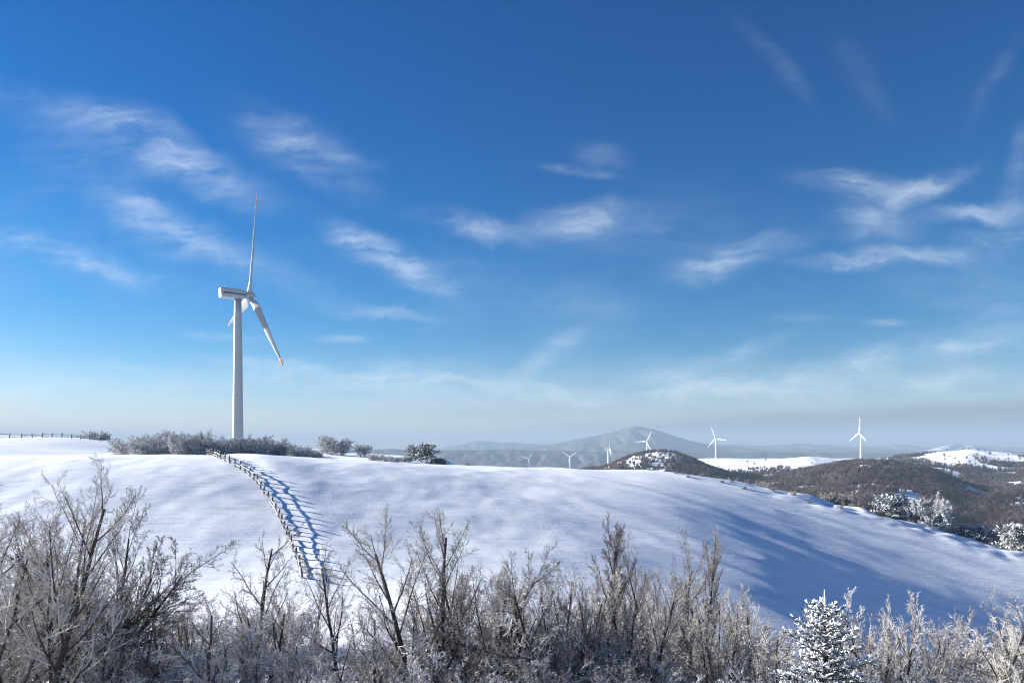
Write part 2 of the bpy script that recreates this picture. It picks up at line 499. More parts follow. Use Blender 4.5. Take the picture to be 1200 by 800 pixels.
# ------------------------------------------------------------------ wooded hill beyond the field
def HH(X, Y):
    px = X / Y * F + 600
    prof = np.interp(Y, [200, 300, 400, 500, 620, 780, 950, 1100, 1300, 1700, 2300, 2800], [-95, -78, -62, -53, -47, -41, -36, -32.5, -33.5, -36, -46, -110])
    edge = sstep(540, 690, px) + (sstep(735, 860, px) - sstep(540, 690, px)) * sstep(1000, 1250, Y)
    z = -135 + (prof + 135) * edge
    z = z + 30 * np.exp(-(np.abs((X - 166) / 55)) ** 2.4 - ((Y - 820) / 120) ** 2)
    z = z + np.interp(px, [800, 850, 885, 947, 1008, 1050, 1133, 1200, 1300], [-2, -2, 5, 12, 7, 11, 22, 18, 12]) * np.exp(-((Y - 1120) / 170) ** 2)
    z = z + 20 * np.exp(-(np.abs(X - 372) / 82) ** 2.2 - ((Y - 690) / 150) ** 2)
    z = z - 14 * np.exp(-((X - 490) / 60) ** 2 - ((Y - 640) / 170) ** 2)
    # spurs and gullies
    z = z + sstep(300, 450, Y) * (1 - sstep(800, 1050, Y)) * (9 * np.exp(-((px - 1010) / 60) ** 2) - 6 * np.exp(-((px - 1150) / 50) ** 2)) * edge
    z = z + (6 * fbm(X / 130, Y / 160, 4, 5) + 2.0 * fbm(X / 35, Y / 40, 3, 15)) * edge * (1 - 0.6 * sstep(1100, 1400, Y))
    for (x_, y_, pz, rad) in PADS:
        z = np.where(z > -120, z + (pz - z) * np.exp(-(((X - x_) ** 2 + (Y - y_) ** 2) / (rad * 1.3) ** 2) ** 1.5), z)
    return z
def build_hill():
    us = np.linspace(0.0, 1.05, 330)
    ys = np.concatenate([np.linspace(210, 1250, 330), np.linspace(1258, 2900, 120)])
    U, Y = np.meshgrid(us, ys)
    X = U * Y
    Z = HH(X, Y)
    me = grid_mesh("hill", X, Y, Z, M_HILL)
    at_ = me.attributes.new("litter", 'FLOAT', 'POINT')
    at_.data.foreach_set('value', np.clip(woods_mask(X, Y), 0, 1).astype(np.float32).ravel())
    o = link("hill", me)
    tag(o, "low snowy hill under brown winter scrub", kind="structure")
def woods_mask(X, Y):
    px = X / Y * F + 600
    k = np.full_like(X, 0.95)
    n = fbm(X / 60, Y / 75, 4, 33)
    n2 = fbm(X / 22, Y / 30, 3, 35)
    open_top = sstep(900, 1020, Y + 190 * n - 170 * np.exp(-((px - 1060) / 38) ** 2))                   # snow on the crown of the hill
    k = k * (1 - 0.985 * open_top)
    sn = np.exp(-((px - 935) / 60) ** 2) * sstep(760, 900, Y + 160 * n)
    k = k * (1 - sn)
    clear = np.exp(-((px - 1128) / 28) ** 2 - ((Y - 800) / 70) ** 2)
    k = k * (1 - clear)
    kn = np.exp(-((X - 160) / 32) ** 2 - ((Y - 800) / 70) ** 2)
    k = k * (1 - 0.95 * kn * (n2 > -0.12))
    k = k * np.clip(0.85 + 2.2 * n2, 0.04, 1)
    return k

build_hill()
def build_woods():
    N = 110000
    U = RNG.uniform(0.06, 0.86, N); Y = 260 * (1150 / 260) ** RNG.uniform(0, 1, N) ** 0.9
    X = U * Y
    keep = (RNG.uniform(0, 1, N) < woods_mask(X, Y)) & (HH(X, Y) > -100)
    X, Y = X[keep], Y[keep]
    Z = HH(X, Y)
    # a tuft: leaning slender blades (each a thin three-sided spike)
    tv = []; tf = []
    rr = random.Random(3)
    for k in range(11):
        a = rr.uniform(0, 6.28); le = rr.uniform(0.15, 0.62); h = rr.uniform(0.55, 1.0)
        bx, by = rr.uniform(-.18, .18), rr.uniform(-.18, .18)
        tip = (bx + math.cos(a) * le * 0.8, by + math.sin(a) * le * 0.8, h)
        mid = (bx + math.cos(a) * le * .3, by + math.sin(a) * le * .3, h * .45)
        w = 0.06
        b = len(tv)
        for q in range(3):
            tv.append((mid[0] + w * math.cos(q * 2.094 + a), mid[1] + w * math.sin(q * 2.094 + a), mid[2]))
        tv.append(tip); tv.append((bx, by, -0.15))
        for q in range(3):
            tf.append((b + q, b + (q + 1) % 3, b + 3)); tf.append((b + (q + 1) % 3, b + q, b + 4))
    tv = np.array(tv); tf = np.array(tf)
    n = len(X)
    ang = RNG.uniform(0, 6.28, n); sc = RNG.uniform(0.75, 1.3, n) * (3.0 + 2.0 * np.clip(fbm(X / 40, Y / 40, 2, 8) + .5, 0, 1)); sw = sc * RNG.uniform(0.9, 1.35, n)
    vx = (tv[None, :, 0] * np.cos(ang)[:, None] - tv[None, :, 1] * np.sin(ang)[:, None]) * sw[:, None] + X[:, None]
    vy = (tv[None, :, 0] * np.sin(ang)[:, None] + tv[None, :, 1] * np.cos(ang)[:, None]) * sw[:, None] + Y[:, None]
    vz = tv[None, :, 2] * sc[:, None] + Z[:, None]
    v = np.stack([vx, vy, vz], -1).reshape(-1, 3)
    f = (tf[None] + (np.arange(n) * len(tv))[:, None, None]).reshape(-1, 3)
    o = link("scrub_woods", np_mesh("scrub_woods", v, f, M_SCRUB))
    tag(o, "leafless brown scrub woods covering the low hill beyond the snow field", "woods", kind="stuff")
build_woods()

# ------------------------------------------------------------------ far mountains
def mountain(px, py, Y, depth, seed, rough, mat, label, foot=-140, spur=0.35):
    us = np.linspace((px[0] - 600) / F, (px[-1] - 600) / F, 420)
    ts = np.linspace(-1, 1, 90)
    U, T = np.meshgrid(us, ts)
    pyc = np.interp(U * F + 600, px, py)
    # soften the outline's corners
    row = pyc[0]; ker = np.hanning(15); ker /= ker.sum()
    row = np.convolve(np.pad(row, 7, mode='edge'), ker, mode='valid')
    crest = (HZ - row)[None, :] / F * Y
    YY = Y + T * depth
    XX = U * Y * (1 + 0.12 * T)
    at = np.abs(T)
    nz = fbm(XX / (depth * 0.28), YY / (depth * 0.9), 6, seed, 0.55)
    nf = 1 - np.abs(fbm(XX / (depth * 0.2), YY / (depth * 0.75), 5, seed + 9, 0.55)) * 2.2
    ht = crest - foot
    fall = (1 - at) ** 1.15
    Z = foot + ht * fall * (1 + spur * (nf - 0.6) * np.minimum(1, at * 3.2)) + rough * nz * np.minimum(1, fall * 3)
    o = link("mountain", grid_mesh("mountain", XX, YY, Z, mat))
    tag(o, label, kind="structure")
mountain([250, 400, 455, 520, 575, 640, 700, 800, 1000, 1500], [529, 527, 525, 527, 526, 528, 528, 529, 530, 530], 3700, 500, 71, 5, M_MTN, "low blue wooded ridge behind the crest")
mountain([420, 500, 540, 575, 610, 640, 668, 690, 715, 738, 748, 760, 785, 815, 850, 890, 940, 1100, 1500], [532, 531, 528, 526, 524, 521, 516, 513, 507, 500, 498, 500.5, 508, 516, 522, 525, 526, 527, 528], 5200, 950, 31, 14, M_MTN, "broad blue mountain with a single peak beyond the turbines")
mountain([430, 500, 535, 562, 585, 600, 640, 700, 800, 900, 940, 1000, 1060, 1090, 1112, 1125, 1140, 1155, 1180, 1230, 1500], [530, 528, 521, 516, 519, 518, 521, 522, 519, 522, 519, 523, 520, 524, 523, 521, 524, 522, 523, 522, 520], 7000, 900, 51, 16, M_MTN, "faint far ridge in the haze")
mountain([1060, 1090, 1108, 1118, 1128, 1142, 1155, 1175, 1200], [531, 526, 521.5, 519, 521.5, 520.5, 523, 528, 533], 6000, 380, 87, 12, M_PEAK, "small sunlit snowy peak far in the haze")

# ------------------------------------------------------------------ haze
HAZE_D, HAZE_TOP = 2.2e-4, 142.0
def build_haze():
    b = MB(); b.box((0, 1500, (HAZE_TOP - 150) / 2), 21500, 18500, HAZE_TOP + 150)
    m, t = new_mat("haze_air"); nt = NT(t)
    v = nt.n('ShaderNodeVolumePrincipled')
    v.inputs['Color'].default_value = (0.33, 0.44, 0.585, 1)
    v.inputs['Density'].default_value = HAZE_D
    v.inputs['Anisotropy'].default_value = 0.0
    o = nt.n('ShaderNodeOutputMaterial'); nt.link(v.outputs[0], o.inputs['Volume'])
    tag(link("haze", b.mesh("haze", m)), kind="stuff")
build_haze()

# ------------------------------------------------------------------ wind turbines
def lathe(profile, sides=32):
    b = MB()
    for (r, z) in profile:
        for k in range(sides):
            q = 2 * math.pi * k / sides
            b.v.append((r * math.cos(q), r * math.sin(q), z))
    for i in range(len(profile) - 1):
        for k in range(sides):
            k2 = (k + 1) % sides
            b.f.append((i * sides + k, i * sides + k2, (i + 1) * sides + k2, (i + 1) * sides + k))
    b.f.append(tuple(reversed(range(sides)))); n = (len(profile) - 1) * sides
    b.f.append(tuple(n + k for k in range(sides)))
    return b

def section(chord, thick, n=20):
    pts = []
    for k in range(n):
        q = 2 * math.pi * k / n
        c = math.cos(q); x = 0.5 * c; yv = 0.5 * math.sin(q)
        blend = min(1.0, max(0.0, (chord / max(thick, 1e-3) - 1.0) / 2.0))
        yv *= (1 - blend) + blend * (0.35 + 0.65 * (0.5 - 0.5 * c)) if True else 1
        pts.append((chord * (x + 0.2 * blend), thick * yv))
    return pts

def blade_mesh(r0, r1, mat, name):
    # blade along +Z, chord along X (rotor plane), thickness along Y (axis)
    st = [(1.0, 1.7, 1.7, 14), (2.6, 1.75, 1.6, 14), (5.0, 2.7, 1.05, 14), (7.6, 3.4, .85, 12.5), (11, 3.05, .68, 10), (16, 2.5, .5, 7), (22, 1.95, .36, 4), (28, 1.45, .25, 2), (33, 1.1, .18, .8), (36.5, .82, .13, 0), (38.4, .5, .09, -.5), (39.0, .12, .05, -.5)]
    zs = [q[0] for q in st]
    rs = [r0] + [z for z in np.linspace(1.0, 39.0, 40) if r0 < z < r1] + [r1]
    b = MB(); n = 20
    for r in rs:
        ch = np.interp(r, zs, [q[1] for q in st]); th = np.interp(r, zs, [q[2] for q in st]); tw = R(np.interp(r, zs, [q[3] for q in st]))
        for (x, y) in section(ch, th, n):
            b.v.append((x * math.cos(tw) - y * math.sin(tw), x * math.sin(tw) + y * math.cos(tw), r))
    for i in range(len(rs) - 1):
        for k in range(n):
            b.f.append((i * n + k, i * n + (k + 1) % n, (i + 1) * n + (k + 1) % n, (i + 1) * n + k))
    b.f.append(tuple(reversed(range(n)))); m0 = (len(rs) - 1) * n; b.f.append(tuple(m0 + k for k in range(n)))
    return b.mesh(name, mat, True)

def make_turbine(M_PAINT=M_PAINT, near=True):
    """root at the tower foot; the nacelle axis points along +X (spinner at +X)"""
    root = bpy.data.objects.new("wind_turbine", None); COL.objects.link(root)
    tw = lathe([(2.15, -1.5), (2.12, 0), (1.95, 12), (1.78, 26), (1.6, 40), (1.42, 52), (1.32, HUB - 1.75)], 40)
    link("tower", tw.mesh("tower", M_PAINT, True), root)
    for zz, rr_ in ((19.5, 1.868), (39.0, 1.62)):
        fl_ = lathe([(rr_ - .05, zz - .14), (rr_ + .035, zz - .12), (rr_ + .035, zz + .12), (rr_ - .05, zz + .14)], 40)
        link("section_joint", fl_.mesh("section_joint", M_GREY2, True), root)
    dr = MB(); dr.box((0, -2.12, 1.9), .95, .12, 2.1)
    link("door", dr.mesh("door", M_GREY2), root)
    # nacelle: rounded box profile swept along X, nose sloping
    b = MB(); n = 28
    prof = [(-7.45, 1.62, 1.72, -.12), (-7.3, 1.75, 1.86, -.1), (-5, 1.8, 1.9, -.02), (-2, 1.8, 1.92, .04), (1.0, 1.78, 1.85, .04), (2.4, 1.66, 1.55, 0), (3.3, 1.45, 1.25, 0), (3.55, 1.3, 1.15, 0)]
    for (x, wy, wz, oz) in prof:
        for k in range(n):
            q = 2 * math.pi * k / n
            c_, s_ = math.cos(q), math.sin(q); e = 0.36
            b.v.append((x - 0.28 * (1 if x < -7 else 0) * (s_ > 0) * abs(s_), wy * math.copysign(abs(c_) ** e, c_), oz + wz * math.copysign(abs(s_) ** e, s_)))
    for i in range(len(prof) - 1):
        for k in range(n):
            b.f.append((i * n + k, (i + 1) * n + k, (i + 1) * n + (k + 1) % n, i * n + (k + 1) % n))
    b.f.append(tuple(range(n))); m0 = (len(prof) - 1) * n; b.f.append(tuple(m0 + k for k in reversed(range(n))))
    nac = link("nacelle", b.mesh("nacelle", M_PAINT, False), root, (0, 0, HUB))
    nac.scale = (.9, 1, 1)
    for p in nac.data.polygons: p.use_smooth = len(p.vertices) == 4
    for sy in (-1, 1):
        bb = MB(); bb.box((-2.1, sy * 1.80, -.12), 9.6, 0.05, 0.46)
        band = link("band", bb.mesh("band", M_BAND), nac)
        if not near: continue
        xx = -6.3; rr = random.Random(5)      # illegible dark letter strokes across the band, as in the photo
        for k in range(7):
            w_ = rr.uniform(.26, .36); lt = MB()
            lt.box((xx, sy * 1.832, -.05), 0.09, 0.03, .62)
            lt.box((xx + w_ * .35 + .03, sy * 1.833, -.05 + rr.choice((-.22, 0, .22))), w_ * .7, 0.028, .1)
            link("letter", lt.mesh("letter", M_BAND), nac)
            xx += w_ + .2
    mst = MB()
    mst.tube([Vector((-5.6, .3, 1.7)), Vector((-5.6, .3, 3.1))], [.05, .04], 6); mst.tube([Vector((-5.6, -.35, 2.95)), Vector((-5.6, .95, 2.95))], [.04, .04], 6)
    link("wind_mast", mst.mesh("wind_mast", M_GREY), nac)
    bc = lathe([(.1, 0), (.1, .7), (.16, .72), (.16, .95), (.05, 1.02)], 10)
    link("beacon", bc.mesh("beacon", M_GREY, True), nac, (-6.3, -.6, 1.75))
    hb = lathe([(1.15, -1.35), (1.5, -1.2), (1.62, -.4), (1.6, .5), (1.35, 1.3), (.9, 1.95), (.4, 2.35), (.05, 2.45)], 32)
    hub = link("hub", hb.mesh("hub", M_PAINT, True), root, (4.35, 0, HUB + .1))
    hub.rotation_euler = (0, R(90 - 4), 0)
    bm_, tm_ = blade_mesh(1.0, 35.2, M_PAINT, "blade"), blade_mesh(35.2, 39.0, M_ORANGE, "blade_tip")
    for k in range(3):
        bl = link("blade", bm_, root, (4.35, 0, HUB + .1))
        link("blade_tip", tm_, bl)
    return root

def pose_turbine(root, yaw, psi0, pitch):
    """psi measured in the rotor plane from the horizontal in-plane direction"""
    root.rotation_euler = (0, 0, yaw)
    bl = sorted([c for c in root.children if c.name.startswith('blade')], key=lambda o: o.name)
    tilt = Matrix.Rotation(R(-5), 3, 'Y')
    for i, o in enumerate(bl):
        psi = R(psi0 + 120 * i)
        e1 = Vector((0, -1, 0)); ez = Vector((0, 0, 1)); ax = Vector((1, 0, 0))
        d = e1 * math.cos(psi) + ez * math.sin(psi)
        tng = -e1 * math.sin(psi) + ez * math.cos(psi)
        ch = tng * math.cos(R(pitch)) + ax * math.sin(R(pitch))
        d, ch = tilt @ (d * math.cos(R(3)) + ax * math.sin(R(3))), tilt @ ch
        ch = (ch - d * ch.dot(d)).normalized()
        yv = d.cross(ch)
        o.rotation_euler = Matrix((ch, yv, d)).transposed().to_euler()

BT_Y = 283.0
t0 = make_turbine()
bx = (278.8 - 600) / F * BT_Y
t0.location = (bx, BT_Y, Hs(bx, BT_Y))
T_HUBZ = (HZ - 345.0) / F * BT_Y
t0.location.z = T_HUBZ - HUB
far_specs = []
tag(t0, "tall white wind turbine on the crest rising out of frosted shrubs", "wind turbine", "white wind turbines on the ridges")
pose_turbine(t0, R(37), 70, 42)
FAR_LBL = ["smallest distant wind turbine, half sunk behind the snow crest", "small distant wind turbine with two blades raised in a V over the crest",
           "thin distant turbine seen edge-on with one blade straight up", "distant turbine behind the dark scrub knoll below the blue peak",
           "white turbine standing beyond the knoll beside the snowy hilltop", "tall thin white turbine standing on the snowy ridge of the wooded hill"]
FAR_POSE = [(R(-122), 12, 5), (R(-122), 30, 5), (R(-6), 94, 40), (R(-125), -2, 5), (R(-125), 69, 5), (R(-172), 90, 5)]
far0 = None
for (px, py, Y), lb, (yw, ps, pt), pad in zip(FAR_T, FAR_LBL, FAR_POSE, PADS):
    if far0 is None:
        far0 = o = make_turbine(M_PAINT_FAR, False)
        for q in [q for q in o.children_recursive if q.name.startswith(('wind_mast', 'beacon', 'door', 'section_joint'))]: bpy.data.objects.remove(q)
    else: o = copy_tree(far0)
    o.location = (pad[0], pad[1], pad[2])
    pose_turbine(o, yw, ps, pt)
    for q in o.children:
        if q.name.startswith('blade'): q.scale = (1.15, 1.15, 1.0)
    tag(o, lb, "wind turbine", "white wind turbines on the ridges")

# ------------------------------------------------------------------ trees
def perp(d, rnd):
    v = Vector((rnd.uniform(-1, 1), rnd.uniform(-1, 1), rnd.uniform(-1, 1)))
    v = v - d * v.dot(d)
    return v.normalized() if v.length > 1e-4 else perp(d, rnd)

def grow(T, C, p, d, L, r, lvl, P, rnd):
    mx = P['levels']
    n = [7, 5, 4, 3, 2, 2][lvl]
    pts = [p.copy()]; dirs = [d.copy()]
    for i in range(n):
        d = d + perp(d, rnd) * P['wig'][lvl] + Vector((0, 0, 1)) * P['up'][lvl] + P.get('lean', Vector((0, 0, 0))) * (1 if lvl < 2 else .3)
        d.normalize()
        p = p + d * (L / n)
        pts.append(p.copy()); dirs.append(d.copy())
    tip = max(P['rmin'] * .7, r * (0.30 if lvl < 2 else 0.6))
    rads = [r + (tip - r) * (i / n) for i in range(n + 1)]
    tgt = T if lvl <= P['trunk_lvl'] else C
    tgt.tube(pts, rads, [7, 5, 4, 3, 3, 3][lvl], cap=lvl < 2)
    if lvl >= mx: return
    nc = P['nc'][lvl]
    az = rnd.uniform(0, 6.28)
    for k in range(nc):
        t = P['t0'][lvl] + (1 - P['t0'][lvl]) * ((k + rnd.uniform(0.1, .9)) / nc)
        x = t * n; i = min(n - 1, int(x)); f = x - i
        q = pts[i].lerp(pts[i + 1], f); dd = dirs[i + 1]
        az += 2.399 + rnd.uniform(-.5, .5)
        a = perp(dd, rnd) if lvl else (Vector((math.cos(az), math.sin(az), 0)))
        a = (a - dd * a.dot(dd)).normalized()
        an = R(rnd.uniform(*P['ang'][lvl]))
        nd = (dd * math.cos(an) + a * math.sin(an)).normalized()
        ll = L * P['ratio'][lvl] * (1 - P['fall'][lvl] * t) * rnd.uniform(0.7, 1.2)
        rr = max(P['rmin'], (rads[i] + (rads[i + 1] - rads[i]) * f) * P['rr'])
        grow(T, C, q, nd, ll, rr, lvl + 1, P, rnd)

BASEP = dict(levels=4, wig=[.06, .10, .14, .2, .25], up=[.05, .07, .07, .05, .02], nc=[12, 9, 7, 5], t0=[.2, .15, .12, .1],
             ang=[(18, 42), (22, 46), (25, 52), (30, 62)], ratio=[.55, .46, .42, .45], fall=[.55, .5, .4, .3], rr=.5, rmin=.0058, trunk_lvl=1)
def P_(**kw):
    d = dict(BASEP); d.update(kw); return d
STYLES = {
    'vase': (P_(nc=[12, 9, 7, 5], ang=[(26, 48), (20, 44), (24, 50), (28, 60)], up=[.03, .10, .08, .05, .02]), 2, .2),
    'spread': (P_(nc=[11, 8, 7, 5], ang=[(32, 60), (30, 60), (30, 60), (30, 70)], up=[.04, .05, .04, .03, .0], wig=[.10, .16, .22, .28, .3], ratio=[.58, .50, .42, .45]), 1, 0),
    'column': (P_(nc=[20, 8, 7, 5], ang=[(12, 26), (16, 32), (20, 40), (25, 50)], up=[.02, .10, .12, .08, .04], ratio=[.42, .46, .46, .5], t0=[.12, .12, .1, .1]), 1, 0),
    'clump': (P_(nc=[9, 8, 6, 5], ang=[(18, 42), (22, 46), (28, 52), (30, 62)], ratio=[.5, .48, .44, .45]), 4, .34),
    'twin': (P_(nc=[12, 8, 7, 5], ang=[(20, 40), (24, 48), (28, 52), (30, 60)], up=[.03, .07, .08, .06, .02]), 2, .26),
    'lean': (P_(nc=[13, 9, 7, 5], ang=[(15, 40), (18, 40), (25, 50), (28, 60)], up=[0, .0, .02, .02, .0], lean=Vector((.03, 0, -.01))), 3, .75),
    'shrub': (P_(nc=[7, 7, 6, 4], ang=[(20, 55), (25, 60), (30, 65), (30, 70)], up=[.06, .05, .03, .02, .0], wig=[.12, .16, .22, .28, .3], t0=[.08, .1, .1, .1], ratio=[.6, .55, .5, .5], rmin=.011), 8, .75),
}
def make_tree(style, seed, name, twig, height=10.0, r0=.13, thick=1.0, bark=None):
    P, stems, spread = STYLES[style]
    P = dict(P); P['rmin'] = P['rmin'] * thick
    rnd = random.Random(seed)
    T, C = MB(), MB()
    for k in range(stems):
        a = 6.28 * k / stems + rnd.uniform(-.5, .5)
        sp = spread * rnd.uniform(.6, 1.2)
        if style == 'lean': d = Vector((.5 + rnd.uniform(-.1, .15), rnd.uniform(-.3, .3), .9))
        else: d = Vector((math.cos(a) * sp, math.sin(a) * sp, 1))
        if stems == 1: d = Vector((rnd.uniform(-.08, .08), rnd.uniform(-.08, .08), 1))
        st = Vector((math.cos(a), math.sin(a), 0)) * (.12 * (stems > 1)) + Vector((0, 0, -.3))
        L = height * (.80 if stems < 4 else .72) * rnd.uniform(.85, 1.0)
        grow(T, C, st, d.normalized(), L, r0 / math.sqrt(max(1, stems * .6)), 0, P, rnd)
    vm = [max(v[2] for v in C.v)]
    hgt = np.percentile(np.array([v[2] for v in C.v]), 99.6)
    root = bpy.data.objects.new(name, None)
    COL.objects.link(root)
    link("trunk", T.mesh("trunk", bark or M_TRUNK, True), root)
    link("crown", C.mesh("crown", twig, False), root)
    root['proto_h'] = float(hgt)
    return root

protos = {}
def proto(key, style, seed, name, twig, **kw):
    protos[key] = [make_tree(style, seed, name, twig, **kw), False]
def place(key, x, y, ztop=None, height=None, rot=None, label=None, cat=None, group=None, wide=1.0, sink=0.0):
    src, used = protos[key]
    if used: o = copy_tree(src)
    else: o = src; protos[key][1] = True
    z = Hs(x, y) - sink
    h = height if height else ztop - z
    k = h / protos_h[key]
    o.location = (x, y, z)
    o.scale = (k * wide, k * wide, k)
    o.rotation_euler = (0, 0, random.uniform(0, 6.28) if rot is None else rot)
    tag(o, label, cat, group)
    return o
for i in range(3): proto(f'vase{i}', 'vase', 100 + i, 'bare_tree', M_TWIG, height=10)
for i in range(3): proto(f'spread{i}', 'spread', 120 + i, 'bare_tree', M_TWIG, height=8)
for i in range(2): proto(f'column{i}', 'column', 140 + i, 'bare_tree', M_TWIGD, height=10)
for i in range(2): proto(f'twin{i}', 'twin', 150 + i, 'bare_tree', M_TWIGD, height=10)
for i in range(2): proto(f'clump{i}', 'clump', 160 + i, 'bare_tree', M_TWIG, height=8)
proto('lean0', 'lean', 170, 'leaning_tree', M_TWIGD, height=8)
for i in range(3): proto(f'shrub{i}', 'shrub', 180 + i, 'frosted_shrub', M_RIME, height=4, r0=.05, thick=1.5)
for i in range(3): proto(f'bush{i}', 'shrub', 190 + i, 'frosted_shrub', M_TWIG, height=4, r0=.06, thick=1.8)
for i in range(4): proto(f'thicket{i}', 'shrub', 200 + i, 'frosted_shrub', M_TWIG if i else M_RIME, height=5, r0=.05, thick=.62)
protos_h = {k: v[0]['proto_h'] for k, v in protos.items()}
for v in protos.values(): del v[0]['proto_h']

def at(px, Y): return (px - 600) / F * Y
TG = "bare frosted trees along the bottom edge"
# key, px, top py, distance, rot, wide, label
HERO = [
    ('vase0', 30, 537, 27, .3, 1.0, "tallest bare tree at the corner, its crown nearly reaching the snow crest"),
    ('vase1', 64, 556, 29, 1.9, .9, "tall dark-limbed bare tree beside the tallest corner tree"),
    ('twin0', 112, 578, 31, .6, .8, "slender twin-stemmed bare tree between the corner trees and the leaning tree"),
    ('lean0', 74, 630, 33, 0.1, 1.0, "dark tree leaning hard sideways over open snow beside the corner trees"),
    ('spread0', 300, 618, 36, 2.0, .8, "frosted bare tree with an open crown standing just before the rail fence"),
    ('twin1', 352, 668, 37, 1.0, .8, "bare tree whose twigs cover the lower end of the rail fence"),
    ('spread1', 402, 636, 36, 2.2, .75, "open crooked bare tree in front of the fence's long blue shadow"),
    ('vase2', 506, 594, 33, 4.0, 1.15, "large fan-shaped bare tree standing alone against the snow mid-slope"),
    ('twin0', 560, 622, 34, 2.6, .9, "bare tree close beside the large fan-shaped tree"),
    ('column0', 716, 603, 40, 0.0, 1.15, "dense upright brown tree with a flame-shaped top"),
    ('twin1', 777, 620, 41, 3.0, .8, "dark upright bare tree between the flame-shaped and the narrow spire trees"),
    ('column1', 826, 617, 41, 1.0, .75, "narrow dark spire-shaped bare tree"),
    ('vase1', 874, 690, 38, 5.0, .9, "pale bare tree in the gap below the deep blue shaded snow"),
    ('vase0', 1045, 692, 30, 3.0, .9, "bare tree with brown trunk beside the snow-laden spruce"),
    ('spread2', 1150, 690, 31, 4.4, .9, "crooked broad-crowned bare tree near the frame corner under the blue slope"),
]
for key, px, py, Y, rot, wide, lb in HERO:
    x = at(px, Y)
    place(key, x, Y, ztop=(HZ - py) / F * Y, rot=rot, wide=wide, label=lb, cat="tree", group=TG)
ENV_X = [-80, 0, 60, 110, 150, 200, 240, 300, 345, 380, 420, 460, 500, 560, 610, 680, 720, 780, 830, 860, 900, 1000, 1100, 1200, 1290]
ENV_Y = [600, 605, 620, 660, 682, 695, 680, 665, 695, 695, 690, 690, 665, 658, 650, 650, 640, 655, 660, 692, 712, 706, 712, 708, 705]
FILL = ['vase0', 'vase1', 'vase2', 'spread0', 'spread1', 'spread2', 'clump0', 'clump1', 'twin0', 'twin1', 'clump0', 'clump1']
rf = random.Random(21)
n_fill = 78
for i in range(n_fill):
    px = -60 + 1330 * (i + rf.uniform(0, 1)) / n_fill
    Y = rf.choice([rf.uniform(27, 36), rf.uniform(32, 46), rf.uniform(36, 54)])
    if 905 < px < 1030 and Y < 31: Y = rf.uniform(33, 48)
    env = np.interp(px, ENV_X, ENV_Y)
    py = env + abs(rf.gauss(0, 26)) + rf.uniform(0, 10)
    x = at(px, Y)
    zt = (HZ - py) / F * Y
    h = zt - Hs(x, Y)
    if h < 2.2: h = rf.uniform(2.5, 4.0)
    place(rf.choice(FILL), x, Y, height=h, wide=rf.uniform(.75, 1.05), label="bare rime-frosted tree in the dense thicket along the bottom edge", cat="tree", group=TG)
n_sh = 66
for i in range(n_sh):
    px = -40 + 1290 * (i + rf.uniform(0, 1)) / n_sh
    Y = rf.uniform(26, 50)
    if 900 < px < 1035 and Y < 32: continue
    x = at(px, Y)
    py = np.interp(px, ENV_X, ENV_Y) + rf.uniform(45, 120)
    h = min(6.5, max(2.6, (HZ - py) / F * Y - Hs(x, Y)))
    place(rf.choice(['thicket0', 'thicket1', 'thicket2', 'thicket3']), x, Y, height=h, wide=rf.uniform(.9, 1.3), label="many-stemmed frosted shrub low among the trees of the thicket", cat="shrub", group="frosted shrubs in the thicket")

# ------------------------------------------------------------------ conifers
def finger(b, p, d, L, r, sides=5):
    """a rounded spindle"""
    b.tube([p, p + d * (L * .25), p + d * (L * .7), p + d * L], [r * .45, r, r * .85, r * .15], sides, cap=False)

